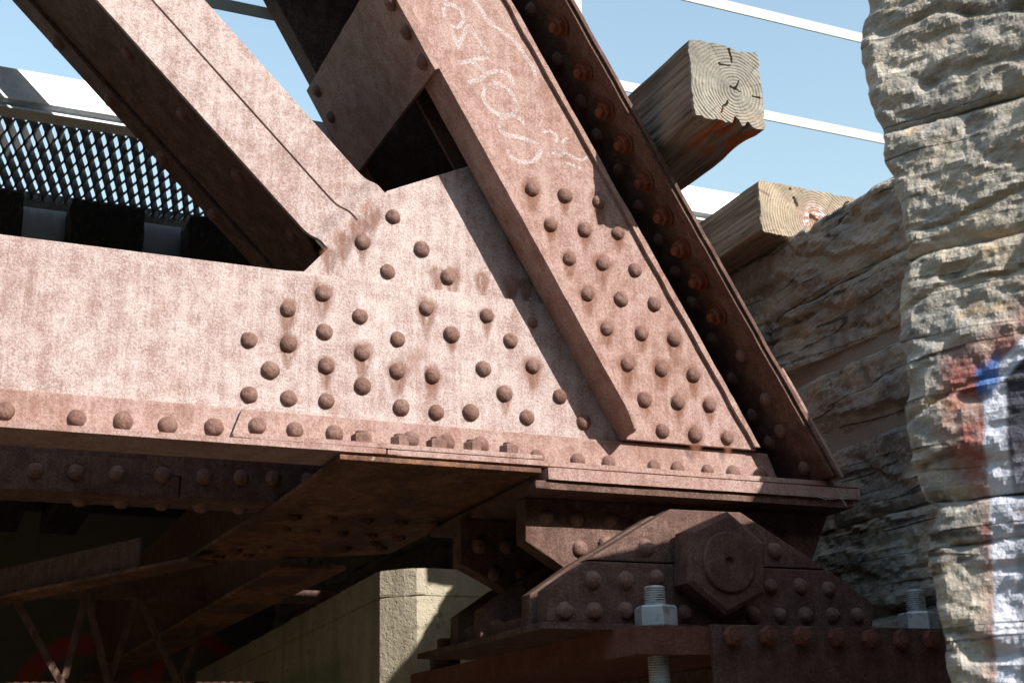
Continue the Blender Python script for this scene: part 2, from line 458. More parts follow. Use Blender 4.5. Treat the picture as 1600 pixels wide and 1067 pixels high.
CHALK = [
    [(1.090, 2.893), (1.096, 2.877), (1.122, 2.868), (1.153, 2.878), (1.169, 2.899), (1.163, 2.915), (1.141, 2.925), (1.111, 2.928), (1.080, 2.931), (1.072, 2.947), (1.081, 2.967), (1.099, 2.979), (1.121, 2.974), (1.134, 2.963)],
    [(1.040, 3.039), (1.035, 3.011), (1.047, 2.987), (1.073, 2.974), (1.099, 2.979), (1.117, 3.000), (1.109, 3.026), (1.092, 3.045), (1.066, 3.051), (1.044, 3.042)],
    [(0.999, 3.040), (1.027, 3.054), (1.045, 3.071), (1.072, 3.084), (1.094, 3.081), (1.104, 3.070), (1.108, 3.053)],
    [(0.980, 3.085), (1.007, 3.097), (1.050, 3.113)],
    [(1.007, 3.095), (1.032, 3.078), (1.045, 3.067)],
    [(0.958, 3.169), (0.969, 3.144), (0.979, 3.119)],
    [(0.977, 3.130), (0.990, 3.155), (1.002, 3.181), (1.025, 3.154), (1.051, 3.125)],
    [(0.942, 3.218), (0.946, 3.196), (0.961, 3.176), (0.978, 3.175), (0.991, 3.197), (0.983, 3.218), (0.966, 3.228), (0.948, 3.226), (0.944, 3.241)],
    [(1.014, 3.253), (1.036, 3.230), (1.053, 3.206), (1.088, 3.186), (1.118, 3.165), (1.140, 3.137), (1.157, 3.113), (1.165, 3.087)],
    [(1.178, 2.949), (1.196, 2.957), (1.211, 2.946), (1.208, 2.932)],
    [(1.198, 2.904), (1.216, 2.900), (1.230, 2.914), (1.226, 2.935), (1.241, 2.949)],
    [(1.230, 2.914), (1.248, 2.903), (1.275, 2.899), (1.287, 2.910)],
    [(1.229, 2.885), (1.269, 2.878)],
]
LOWER_SHOE_RIVETS = [(1.1218, 1.8803), (1.1859, 1.8816), (1.2542, 1.8829), (1.185, 1.9398), (1.2565, 1.9419), (1.3257, 1.9476), (1.3082, 2.0074), (1.3861, 1.8806), (1.614, 2.0128), (1.5933, 1.9387), (1.6681, 1.9407), (1.739, 1.9373), (1.5452, 1.8797), (1.6105, 1.8809), (1.674, 1.8821), (1.7419, 1.8834), (1.8046, 1.8845)]
UPPER_SHOE_RIVETS = [(1.1572, 2.0832), (1.2272, 2.0839), (1.3048, 2.085), (1.3781, 2.0885), (1.2315, 2.0236), (1.2914, 2.0365)]
BRACKET_BOLTS = [(1.4145, 1.8264), (1.4957, 1.8274), (1.573, 1.8283), (1.6566, 1.8268), (1.7376, 1.8253), (1.8143, 1.8249), (1.8914, 1.8258)]
INNER_RIVETS = [(0.1997, 2.2088), (0.2788, 2.2097), (0.3623, 2.2123), (0.4545, 2.2153), (0.5425, 2.2165), (0.6215, 2.2186), (0.6922, 2.2215), (0.7718, 2.2234)]

# ------------------------------------------------------------------ helpers
def new_object(name, me, parent=None):
    o = bpy.data.objects.new(name, me)
    COL.objects.link(o)
    if parent is not None:
        o.parent = parent
    return o


def root_of(o):
    while o.parent is not None:
        o = o.parent
    return o


def thing(name, label, cat, loc=(0, 0, 0), group=None):
    o = new_object(name, None)
    o.location = loc
    o.empty_display_size = 0.1
    o['label'] = label
    o['category'] = cat
    if group:
        o['group'] = group
    return o


def part(name, bm, mat, parent=None, label=None, smooth=False):
    """link a bmesh given in world coordinates as one mesh object under a thing or part"""
    me = bpy.data.meshes.new(name)
    if parent is not None:
        loc = root_of(parent).location
        bmesh.ops.translate(bm, verts=bm.verts, vec=-Vector(loc))
    bmesh.ops.recalc_face_normals(bm, faces=bm.faces)
    bm.to_mesh(me)
    bm.free()
    if smooth:
        for p in me.polygons:
            p.use_smooth = True
    me.materials.append(M[mat] if isinstance(mat, str) else mat)
    o = new_object(name, me, parent)
    if label:
        o['label'] = label
    return o


def place(name, me, mat_world, parent):
    """a copy sharing mesh data, placed by a world matrix"""
    o = new_object(name, me, parent)
    o.matrix_local = Matrix.Translation(-Vector(root_of(parent).location)) @ mat_world
    return o


EX, EY, EZ = Vector((1, 0, 0)), Vector((0, 1, 0)), Vector((0, 0, 1))
FXZ = (EX, EZ, EY)           # polygon in x,z pushed along y
FXY = (EX, EY, EZ)
FYZ = (EY, EZ, EX)
PN = Vector((0.867812, 0, 0.496892))      # across the end post, up and right
PU = Vector((0.496892, 0, -0.867812))     # down along the end post
FPU = (PU, PN, EY)           # polygon in (along, across) pushed along y
FPY = (PU, EY, PN)           # polygon in (along, y) pushed across
DN = Vector((0.70711, 0, 0.70711))
DV = Vector((-0.70711, 0, 0.70711))
FDN = (DV, DN, EY)
FDY = (DV, EY, DN)


def slab(bm, poly, frame, t0, t1, bev=0.0015, wob=0.0):
    e1, e2, e3 = frame
    if wob:                                    # hand-cut, worn outline
        q = []
        for i, a in enumerate(poly):
            b = poly[(i + 1) % len(poly)]
            n = max(1, int(math.dist(a, b) / 0.035))
            for k in range(n):
                f = k / n
                x, y = a[0] + (b[0] - a[0]) * f, a[1] + (b[1] - a[1]) * f
                if k:
                    L = math.dist(a, b)
                    w = wob * noise.noise(Vector((x * 23, y * 23, t0 * 7)))
                    x += -(b[1] - a[1]) / L * w
                    y += (b[0] - a[0]) / L * w
                q.append((x, y))
        poly = q
    lo = [bm.verts.new(e1 * a + e2 * b + e3 * t0) for a, b in poly]
    hi = [bm.verts.new(e1 * a + e2 * b + e3 * t1) for a, b in poly]
    n = len(poly)
    fs = [bm.faces.new(lo), bm.faces.new(hi)]
    for i in range(n):
        fs.append(bm.faces.new((lo[i], lo[(i + 1) % n], hi[(i + 1) % n], hi[i])))
    if bev:
        es = set(fs[0].edges) | set(fs[1].edges)
        if n <= 12:
            for f in fs[2:]:
                es |= set(f.edges)
        bmesh.ops.bevel(bm, geom=list(es), offset=bev, segments=2, profile=0.6, affect='EDGES', clamp_overlap=True)
    return bm


def rect(a0, a1, b0, b1):
    return [(a0, b0), (a1, b0), (a1, b1), (a0, b1)]


def frame_matrix(loc, axis):
    q = Vector(axis).to_track_quat('Z', 'Y')
    return Matrix.Translation(loc) @ q.to_matrix().to_4x4()


def rivet_mesh(seed, r=0.0172, h=0.0130):
    bm = bmesh.new()
    rnd = random.Random(seed)
    seg = 18
    prof = [(1.06, -0.03), (1.0, 0.04), (0.955, 0.30), (0.84, 0.56), (0.64, 0.80), (0.36, 0.95)]
    rings = []
    off = rnd.random() * 40
    for pr, ph in prof:
        ring = []
        for i in range(seg):
            a = 2 * math.pi * i / seg
            w = 1 + 0.11 * noise.noise(Vector((math.cos(a) * 1.3 + off, math.sin(a) * 1.3, ph * 2)))
            ring.append(bm.verts.new((pr * r * w * math.cos(a), pr * r * w * math.sin(a), ph * h * (1 + 0.22 * noise.noise(Vector((math.cos(a) + off, math.sin(a), 5)))))))
        rings.append(ring)
    top = bm.verts.new((rnd.uniform(-.002, .002), rnd.uniform(-.002, .002), h * rnd.uniform(0.95, 1.02)))
    for a, b in zip(rings, rings[1:]):
        for i in range(seg):
            bm.faces.new((a[i], a[(i + 1) % seg], b[(i + 1) % seg], b[i]))
    for i in range(seg):
        bm.faces.new((rings[-1][i], rings[-1][(i + 1) % seg], top))
    me = bpy.data.meshes.new('rivet')
    bmesh.ops.recalc_face_normals(bm, faces=bm.faces)
    bm.to_mesh(me)
    bm.free()
    for p in me.polygons:
        p.use_smooth = True
    me.materials.append(M['rust_rivet'])
    return me


RIVETS = [rivet_mesh(i) for i in range(6)]
SMALL = rivet_mesh(31, 0.0125, 0.009)


def rivets(points, axis, parent, name='rivet', meshes=None):
    for p in points:
        me = random.choice(meshes or RIVETS)
        m = frame_matrix(p, axis) @ Matrix.Rotation(random.uniform(0, 6.28), 4, 'Z') @ Matrix.Scale(random.uniform(0.92, 1.06), 4)
        m = m @ Matrix.Rotation(random.uniform(-.05, .05), 4, 'X') @ Matrix.Rotation(random.uniform(-.05, .05), 4, 'Y')
        place(name, me, m, parent)


def lathe(bm, prof, seg, mat):
    rings = []
    for r, h in prof:
        rings.append([bm.verts.new(mat @ Vector((r * math.cos(2 * math.pi * i / seg), r * math.sin(2 * math.pi * i / seg), h))) for i in range(seg)])
    for a, b in zip(rings, rings[1:]):
        for i in range(seg):
            bm.faces.new((a[i], a[(i + 1) % seg], b[(i + 1) % seg], b[i]))
    bm.faces.new(rings[0])
    bm.faces.new(rings[-1])


def hexagon(bm, r, h0, h1, mat, rot=0.0):
    """a nut with chamfered corners on both ends"""
    def ring(rr, h):
        return [bm.verts.new(mat @ Vector((rr * math.cos(rot + math.pi / 3 * i), rr * math.sin(rot + math.pi / 3 * i), h))) for i in range(6)]
    c = (h1 - h0) * 0.10
    rs = [ring(r * 0.93, h0), ring(r, h0 + c), ring(r, h1 - c), ring(r * 0.90, h1)]
    for a, b in zip(rs, rs[1:]):
        for i in range(6):
            bm.faces.new((a[i], a[(i + 1) % 6], b[(i + 1) % 6], b[i]))
    bm.faces.new(rs[0])
    bm.faces.new(rs[-1])


def nut_mesh(r, h, stub_r, stub_h, mat, washer=0.0):
    bm = bmesh.new()
    I = Matrix.Identity(4)
    hexagon(bm, r, 0.0, h, I)
    lathe(bm, [(stub_r, h * 0.5), (stub_r, h + stub_h * 0.8), (stub_r * 0.75, h + stub_h)], 14, I)
    if washer:
        lathe(bm, [(washer, -0.001), (washer, 0.003), (washer * 0.96, 0.004)], 24, I)
    me = bpy.data.meshes.new('nut')
    bmesh.ops.recalc_face_normals(bm, faces=bm.faces)
    bm.to_mesh(me)
    bm.free()
    me.materials.append(M[mat])
    return me


# ------------------------------------------------------------------ ground and far setting
bm = bmesh.new()
bmesh.ops.create_grid(bm, x_segments=2, y_segments=2, size=400)
g = part('ground', bm, 'soil')
g['kind'] = 'structure'

bm = bmesh.new()
slab(bm, rect(-5.0, 3.2, 1.16, 5.59), FXY, 3.10, 3.16, 0.004)  # unseen solid slab added over the ties to shade the underside
d = part('deck_shade_slab', bm, 'timber_dark')
d['kind'] = 'structure'

# unseen wooded bank added behind the camera to block low sky light
bm = bmesh.new()
rows = []
for r, hz in ((8.5, -0.05), (10, 0.9), (12, 4.0), (14, 7.4), (16, 9.0), (22, 11.5), (45, 14.0)):
    row = []
    for i in range(61):
        a = math.radians(128 + 240 * i / 60)
        rr = r * (1 + 0.10 * noise.noise(Vector((i * 0.35, r * 0.3, 1))))
        z = hz + (0.9 if hz > 0.5 else 0.0) * noise.noise(Vector((i * 0.9, r * 0.5, 4)))
        row.append(bm.verts.new((rr * math.cos(a), rr * math.sin(a) - 1.0, z)))
    rows.append(row)
for r0, r1 in zip(rows, rows[1:]):
    for i in range(60):
        bm.faces.new((r0[i], r0[i + 1], r1[i + 1], r1[i]))
o = part('sky_blocker_bank', bm, 'blocker_green')
o['kind'] = 'structure'

t = thing('retaining_wall', 'dark stained wall with faded red spray paint in the gloom under the bridge', 'wall', (1.0, 5.6, 0))
bm = bmesh.new()
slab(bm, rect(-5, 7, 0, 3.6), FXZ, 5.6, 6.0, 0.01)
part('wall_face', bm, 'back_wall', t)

# ------------------------------------------------------------------ the riveted truss
truss = thing('steel_truss', 'rusty riveted steel truss joint where sloping end post meets bottom chord', 'truss', (1.45, 0.2, 2.16))

# bottom chord, outer half
bm = bmesh.new()
slab(bm, [(-1.5, 2.19), (1.50, 2.19), (1.325, 2.553), (-1.5, 2.557)], FXZ, -0.010, 0.0, 0.0015)
chord = part('bottom_chord', bm, 'rust_pale', truss)
bm = bmesh.new()
slab(bm, [(-1.5, 2.178), (0.494, 2.178), (0.500, 2.186), (0.523, 2.262), (-1.5, 2.264)], FXZ, -0.021, -0.0105, 0.003)
part('flange_angle', bm, 'rust_post', chord)
bm = bmesh.new()
slab(bm, [(0.499, 2.178), (1.745, 2.178), (1.715, 2.256), (1.30, 2.256), (0.528, 2.261), (0.506, 2.186)], FXZ, -0.021, -0.0105, 0.003)
part('flange_angle', bm, 'rust_post', chord)
bm = bmesh.new()
slab(bm, rect(-1.5, 0.787, -0.100, 0.03), FXY, 2.1725, 2.1835, 0.003, 0.002)
part('bottom_flange', bm, 'rust_post', chord)
bm = bmesh.new()
slab(bm, rect(0.791, 1.90, -0.098, 0.03), FXY, 2.1725, 2.1830, 0.003, 0.002)
part('bottom_flange', bm, 'rust_post', chord)
bm = bmesh.new()
slab(bm, rect(0.497, 1.117, -0.097, -0.0215), FXY, 2.1850, 2.1940, 0.003, 0.002)
part('splice_plate', bm, 'rust_post', chord)
rivets([(x, -0.010, z) for x, z in CHORD_RIVETS], (0, -1, 0), chord)
rivets([(1.147, -0.010, 2.506)], (0, -1, 0), chord, 'rivet', [SMALL])
rivets([(x, -0.021, max(z, 2.2045)) for x, z in ANGLE_RIVETS], (0, -1, 0), chord)
k = nut_mesh(0.0200, 0.021, 0.0115, 0.007, 'rust_rivet')
for x, z in SPLICE_NUTS:
    place('nut', k, Matrix.Translation((x, -0.068, 2.194)) @ Matrix.Rotation(random.uniform(0, 1), 4, 'Z'), chord)

# bottom chord, inner half
bm = bmesh.new()
slab(bm, rect(-1.5, 1.5, 2.179, 2.557), FXZ, 0.400, 0.410)
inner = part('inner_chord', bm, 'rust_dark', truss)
bm = bmesh.new()
slab(bm, rect(-1.5, 0.49, 2.168, 2.245), FXZ, 0.390, 0.3995)
part('flange_angle', bm, 'rust_dark', inner)
bm = bmesh.new()
slab(bm, rect(0.495, 1.4, 2.168, 2.242), FXZ, 0.386, 0.3995)
part('flange_angle', bm, 'rust_dark', inner)
bm = bmesh.new()
slab(bm, rect(-1.5, 1.4, 0.400, 0.515), FXY, 2.168, 2.178)
part('bottom_flange', bm, 'rust_dark', inner)
rivets([(x, 0.390, z) for x, z in INNER_RIVETS if x < 0.5], (0, -1, 0), inner)
rivets([(x, 0.386, z) for x, z in INNER_RIVETS if x > 0.5], (0, -1, 0), inner)
rivets([(0.30 + 0.085 * i, 0.475, 2.168) for i in range(5)], (0, 0, -1), inner)

def rust_runs(points, y, parent, seed):
    rnd = random.Random(seed)
    bm = bmesh.new()
    uvl = bm.loops.layers.uv.new('UVMap')
    for x, z in points:
        if rnd.random() < 0.25:
            continue
        w = rnd.uniform(0.024, 0.034)
        L = rnd.uniform(0.050, 0.105)
        vs = [bm.verts.new((x + a * w, y, z + c)) for a, c in ((-1, -L), (1, -L), (1, w), (-1, w))]
        f = bm.faces.new(vs)
        for l, q in zip(f.loops, ((-1, -L / w), (1, -L / w), (1, 1), (-1, 1))):
            l[uvl].uv = q
    o = part('rust_runs', bm, 'stain', parent)
    o['kind'] = 'stuff'


rust_runs([p for p in CHORD_RIVETS if p[1] > 2.33], -0.0104, chord, 5)
# gusset plates
G = [(0.648, 2.559), (0.823, 2.766), (1.015, 2.858), (1.27, 2.858), (1.50, 2.55), (1.66, 2.215), (0.42, 2.215), (0.42, 2.545)]
bm = bmesh.new()
slab(bm, G, FXZ, 0.0005, 0.0125, 0.0015)
gus = part('gusset_plate', bm, 'rust_pale', truss)
rivets([(x, 0.0005, z) for x, z in GUSSET_RIVETS], (0, -1, 0), gus)
rust_runs([p for p in GUSSET_RIVETS if p[1] > 2.63] + [(0.90 + 0.034 * i, 2.592) for i in range(8)] + [(0.70 + 0.030 * i, 2.602 + 0.036 * i) for i in range(4)], 0.0001, gus, 8)
bm = bmesh.new()
slab(bm, G, FXZ, 0.3875, 0.3995, 0.0015)
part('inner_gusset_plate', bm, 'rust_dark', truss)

# end post
def pa(z, b):
    return (PN.z * b - z) / -PU.z


bm = bmesh.new()
slab(bm, [(-3.3, 2.292), (pa(2.258, 2.292), 2.292), (pa(2.258, 2.578), 2.578), (-3.3, 2.578)], FPU, -0.035, -0.0240, 0.0015)
post = part('end_post', bm, 'rust_post', truss)
bm = bmesh.new()
slab(bm, [(-3.3, -0.098), (-1.343, -0.098), (-1.302, -0.086), (-1.290, -0.0115), (-3.3, -0.0115)], FPY, 2.288, 2.300, 0.003, 0.002)
part('lower_flange', bm, 'rust_post', post)
bm = bmesh.new()
slab(bm, [(-3.3, 2.571), (pa(2.262, 2.571), 2.571), (pa(2.262, 2.584), 2.584), (-3.3, 2.584)], FPU, -0.045, -0.0352, 0.003, 0.0035)
part('edge_strip', bm, 'rust_post', post)
bm = bmesh.new()
slab(bm, [(-3.3, -0.133), (pa(2.186, 2.65), -0.133), (pa(2.186, 2.65), 0.062), (-3.3, 0.062)], FPY, 2.6480, 2.6560, 0.003, 0.002)
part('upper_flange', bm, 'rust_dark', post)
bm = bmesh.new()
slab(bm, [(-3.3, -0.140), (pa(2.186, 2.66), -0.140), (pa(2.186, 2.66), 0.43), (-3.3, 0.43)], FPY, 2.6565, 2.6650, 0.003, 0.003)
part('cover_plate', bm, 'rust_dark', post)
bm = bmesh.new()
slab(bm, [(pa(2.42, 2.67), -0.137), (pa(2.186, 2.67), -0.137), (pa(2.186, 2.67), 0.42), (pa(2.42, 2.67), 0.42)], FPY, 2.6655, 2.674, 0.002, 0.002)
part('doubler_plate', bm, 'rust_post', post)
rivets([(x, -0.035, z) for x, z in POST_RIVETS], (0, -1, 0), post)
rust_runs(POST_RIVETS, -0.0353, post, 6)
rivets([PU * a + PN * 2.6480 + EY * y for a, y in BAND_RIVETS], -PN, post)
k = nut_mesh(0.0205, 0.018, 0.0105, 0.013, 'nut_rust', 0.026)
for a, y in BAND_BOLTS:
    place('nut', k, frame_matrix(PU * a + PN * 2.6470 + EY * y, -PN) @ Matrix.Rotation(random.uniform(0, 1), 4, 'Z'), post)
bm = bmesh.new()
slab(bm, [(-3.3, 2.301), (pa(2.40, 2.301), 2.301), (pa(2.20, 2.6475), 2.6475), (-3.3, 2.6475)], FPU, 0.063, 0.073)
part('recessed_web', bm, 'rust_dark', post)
# inner half of the post and the batten plate across its underside
bm = bmesh.new()
slab(bm, [(-3.3, 2.292), (pa(2.30, 2.292), 2.292), (pa(2.30, 2.600), 2.600), (-3.3, 2.600)], FPU, 0.4115, 0.4220)
slab(bm, [(-3.3, 0.4225), (-1.40, 0.4225), (-1.40, 0.476), (-3.3, 0.476)], FPY, 2.2925, 2.3040)
part('inner_post', bm, 'rust_dark', post)
bm = bmesh.new()
slab(bm, [(-2.425, -0.100), (-2.172, -0.100), (-2.172, 0.472), (-2.425, 0.472)], FPY, 2.276, 2.2875, 0.002, 0.002)
bat = part('batten_plate', bm, 'rust_post', post)
rivets([PU * a + PN * 2.276 + EY * y for a, y in TIE_PLATE_RIVETS], -PN, post)

# chalk writing on the post
bm = bmesh.new()
for s in CHALK:
    # smooth the stroke and lay it as a thin ribbon on the web
    pts = [Vector((a, 0, b)) for a, b in s]
    fine = []
    for i in range(len(pts) - 1):
        p0 = pts[max(0, i - 1)]; p1 = pts[i]; p2 = pts[i + 1]; p3 = pts[min(len(pts) - 1, i + 2)]
        for q in range(5):
            f = q / 5
            fine.append(0.5 * ((2 * p1) + (p2 - p0) * f + (2 * p0 - 5 * p1 + 4 * p2 - p3) * f * f + (3 * p1 - p0 - 3 * p2 + p3) * f ** 3))
    fine.append(pts[-1])
    w0 = 0.0034 if len(s) < 6 and s[0][0] > 1.17 else 0.0050
    prev = None
    for i, p in enumerate(fine):
        d = (fine[min(i + 1, len(fine) - 1)] - fine[max(i - 1, 0)]).normalized()
        n = Vector((-d.z, 0, d.x)) * w0 * (1 + 0.35 * noise.noise(p * 60))
        p = Vector((p.x, -0.0354, p.z))
        cur = (bm.verts.new(p + n), bm.verts.new(p - n))
        if prev:
            bm.faces.new((prev[0], prev[1], cur[1], cur[0]))
        prev = cur
part('chalk_writing', bm, 'chalk', post, 'faint white chalk letters running up the post')

# web diagonal
def diag_front(n0, n1):
    """front plate: straight, then swept forward to lap the gusset edge"""
    bm = bmesh.new()
    rows = []
    prof = [(1.5, 0.054), (0.10, 0.054), (0.066, 0.0535), (0.054, 0.051), (0.044, 0.046), (0.036, 0.0395), (0.029, 0.0335), (0.023, 0.0300), (0.017, 0.0285), (-0.04, 0.0285)]
    for dv, y in prof:
        row = []
        for i in range(5):
            n = n0 + (n1 - n0) * i / 4
            v = 1.354 + (n - 2.267) * 0.085 + dv
            row.append((v, n, y))
        rows.append(row)
    F = [[bm.verts.new(DV * v + DN * n + EY * y) for v, n, y in r] for r in rows]
    B = [[bm.verts.new(DV * v + DN * n + EY * (y + 0.010)) for v, n, y in r] for r in rows]
    for A, s in ((F, 1), (B, -1)):
        for r0, r1 in zip(A, A[1:]):
            for i in range(4):
                bm.faces.new((r0[i], r0[i + 1], r1[i + 1], r1[i]))
    for i in range(len(rows) - 1):
        for c in (0, 4):
            bm.faces.new((F[i][c], F[i + 1][c], B[i + 1][c], B[i][c]))
    for i in range(4):
        for r in (0, -1):
            bm.faces.new((F[r][i], F[r][i + 1], B[r][i + 1], B[r][i]))
    return bm


diag = part('diagonal_member', diag_front(2.358, 2.4505), 'rust_pale', truss, None, False)
part('front_flange', diag_front(2.4555, 2.547), 'rust_pale', diag)
bm = bmesh.new()
V0 = 1.350
slab(bm, [(V0 + 0.06, 0.0645), (2.9, 0.0645), (2.9, 0.100), (V0, 0.100)], FDY, 2.357, 2.3665, 0.003)
part('underside_angle', bm, 'rust_dark', diag)
bm = bmesh.new()
slab(bm, [(V0 - 0.03, 0.305), (2.9, 0.305), (2.9, 0.372), (V0 - 0.03, 0.372)], FDY, 2.357, 2.3665, 0.003)
part('underside_angle', bm, 'rust_dark', diag)
bm = bmesh.new()
slab(bm, [(V0, 0.085), (2.9, 0.085), (2.9, 0.32), (V0 - 0.05, 0.32)], FDY, 2.3672, 2.377, 0.002)
part('underside_plate', bm, 'rust_dark', diag)
rivets([DV * (1.44 + 0.17 * i) + DN * 2.3672 + EY * 0.128 for i in range(6)], -DN, diag)
rivets([DV * (1.44 + 0.17 * i) + DN * 2.357 + EY * 0.338 for i in range(6)], -DN, diag)
bm = bmesh.new()
slab(bm, [(V0 - 0.1, 2.368), (2.9, 2.368), (2.9, 2.425), (V0 - 0.1, 2.425)], FDN, 0.374, 0.385)
slab(bm, [(V0 + 0.15, 0.0645), (2.9, 0.0645), (2.9, 0.12), (V0 + 0.15, 0.12)], FDY, 2.536, 2.5455)
part('inner_flange', bm, 'rust_dark', diag)

# lateral plate below the chords
bm = bmesh.new()
slab(bm, [(0.695, -0.105), (1.110, -0.105), (1.122, 0.25), (1.140, 0.65), (1.150, 0.925), (0.90, 1.07), (0.655, 1.205), (0.672, 0.80), (0.694, 0.35)],
     FXY, 2.1555, 2.1655, 0.002)
lat = part('lateral_plate', bm, 'rust_orange', truss)
k = nut_mesh(0.017, 0.010, 0.008, 0.003, 'rust_orange')
rnd = random.Random(3)
pts = [(0.76 + 0.085 * i, 0.46) for i in range(5)] + \
      [(0.78 + 0.075 * i, 0.62 + 0.01 * i) for i in range(5)] + [(1.05, 0.75), (1.00, 0.85), (1.09, 0.82), (0.74, 0.95), (0.80, 0.88), (0.72, 1.06), (0.79, 1.02)]
for x, y in pts:
    place('nut', k, Matrix.Translation((x, y, 2.1555)) @ Matrix.Rotation(math.pi, 4, 'X') @ Matrix.Rotation(rnd.uniform(0, 1), 4, 'Z'), lat)

# ------------------------------------------------------------------ floor beam and bracing under the deck
t = thing('floor_beam', 'rust brown floor beam running back under the deck from the lateral plate', 'beam', (0.97, 1.1, 2.12))
bm = bmesh.new()
slab(bm, rect(0.872, 0.962, 1.02, 5.5), FXY, 2.124, 2.136, 0.003)
part('bottom_flange', bm, 'rust_orange', t)
bm = bmesh.new()
slab(bm, rect(0.968, 1.058, 1.02, 5.5), FXY, 2.124, 2.136, 0.003)
part('bottom_flange', bm, 'rust_orange', t)
bm = bmesh.new()
slab(bm, rect(1.10, 5.5, 2.1365, 2.62), FYZ, 0.958, 0.972)
part('web', bm, 'rust_dark', t)

t = thing('lateral_strut', 'thin rusty lateral strut slanting away to the left below the inner chord', 'strut', (0.64, 1.0, 2.12))
SD = Vector((-0.418, 0.9084, 0))
SE = Vector((0.9084, 0.418, 0))
FS = (SD, SE, EZ)
o = Vector((0.66, 0.96, 0))
so, eo = o.dot(SD), o.dot(SE)
bm = bmesh.new()
slab(bm, rect(so, so + 4.2, eo - 0.045, eo + 0.045), FS, 2.122, 2.132, 0.002)
part('bottom_flange', bm, 'rust_orange', t)
bm = bmesh.new()
slab(bm, rect(so + 0.30, so + 4.2, eo + 0.005, eo + 0.015), FS, 2.1325, 2.225, 0.002)
part('web', bm, 'rust_dark', t)

t = thing('lattice_brace', 'dark lattice brace of crossed flat bars deep below the left strut', 'brace', (0.6, 2.4, 1.9))
bm = bmesh.new(); slab(bm, rect(-0.6, 1.5, 2.205, 2.255), FXZ, 2.40, 2.41); part('top_bar', bm, 'rust_dark', t)
bm = bmesh.new(); slab(bm, rect(-0.6, 1.2, 1.880, 1.925), FXZ, 2.40, 2.41); part('bottom_bar', bm, 'rust_dark', t)
zz = [(0.30, 2.22), (0.49, 1.91), (0.545, 2.22), (0.64, 1.91), (0.72, 2.22), (0.88, 1.91), (0.98, 2.22)]
for i, ((x0, z0), (x1, z1)) in enumerate(zip(zz, zz[1:])):
    dv = Vector((x1 - x0, 0, z1 - z0)); L = dv.length; dv.normalize()
    nv = Vector((-dv.z, 0, dv.x))
    bm = bmesh.new()
    slab(bm, [(0, -0.012), (L, -0.012), (L, 0.012), (0, 0.012)], (dv, nv, EY), 0, 0.006, 0.001)
    bmesh.ops.translate(bm, verts=bm.verts, vec=(x0, 2.411 if i % 2 else 2.392, z0))
    part('lacing_bar', bm, 'rust_dark', t)

# ------------------------------------------------------------------ pinned bearing
bear = thing('bridge_bearing', 'dark rusty pinned bridge bearing with a big hexagonal pin nut', 'bearing', (1.45, 0.1, 1.80))
bm = bmesh.new()
slab(bm, rect(1.120, 1.885, -0.115, 0.50), FXY, 2.1415, 2.1660, 0.003, 0.002)
sole = part('sole_plate', bm, 'rust_post', bear)
bm = bmesh.new()
slab(bm, rect(1.095, 1.870, -0.107, 0.48), FXY, 2.1240, 2.1410, 0.005, 0.002)
part('shoe_flange', bm, 'rust_dark', sole)
US = [(1.112, 2.1235), (1.110, 2.034), (1.194, 1.984), (1.33, 1.895), (1.58, 1.895), (1.80, 2.00), (1.865, 2.1235)]
bm = bmesh.new()
slab(bm, US, FXZ, -0.020, 0.028, 0.003)
ush = part('upper_shoe_web', bm, 'rust_dark', bear)
rivets([(x, -0.020, z) for x, z in UPPER_SHOE_RIVETS], (0, -1, 0), ush)
bm = bmesh.new()
slab(bm, [(x - 0.040, z - 0.010 if z > 2.0 and z < 2.1 else z) for x, z in US], FXZ, 0.232, 0.280, 0.003)
u2 = part('upper_shoe_web', bm, 'rust_dark', bear)
rivets([(1.115 + 0.066 * i, 0.232, 2.066) for i in range(4)] + [(1.15 + 0.066 * i, 0.232, 2.005) for i in range(3)], (0, -1, 0), u2)
LS = [(1.085, 1.8585), (1.088, 1.921), (1.176, 1.978), (1.371, 2.088), (1.539, 2.09), (1.74, 1.981), (1.854, 1.909), (1.842, 1.8585)]
LOW = [(1.085, 1.8585), (1.088, 1.921), (1.174, 1.9765), (1.746, 1.9765), (1.854, 1.909), (1.842, 1.8585)]
UPP = [(1.178, 1.9795), (1.371, 2.088), (1.539, 2.09), (1.742, 1.9795)]
bm = bmesh.new()
slab(bm, LOW, FXZ, -0.158, -0.112, 0.003)
slab(bm, UPP, FXZ, -0.154, -0.112, 0.003)
lsh = part('lower_shoe_web', bm, 'rust_dark', bear)
rivets([(x, -0.158 if z < 1.976 else -0.154, z) for x, z in LOWER_SHOE_RIVETS], (0, -1, 0), lsh)
for y0, y1 in ((-0.078, -0.038), (0.165, 0.205), (0.300, 0.340)):
    bm = bmesh.new()
    slab(bm, LS, FXZ, y0, y1, 0.003)
    w = part('lower_shoe_web', bm, 'rust_dark', bear)
    rivets([(1.125 + 0.07 * i, y0, 1.885) for i in range(3)], (0, -1, 0), w)
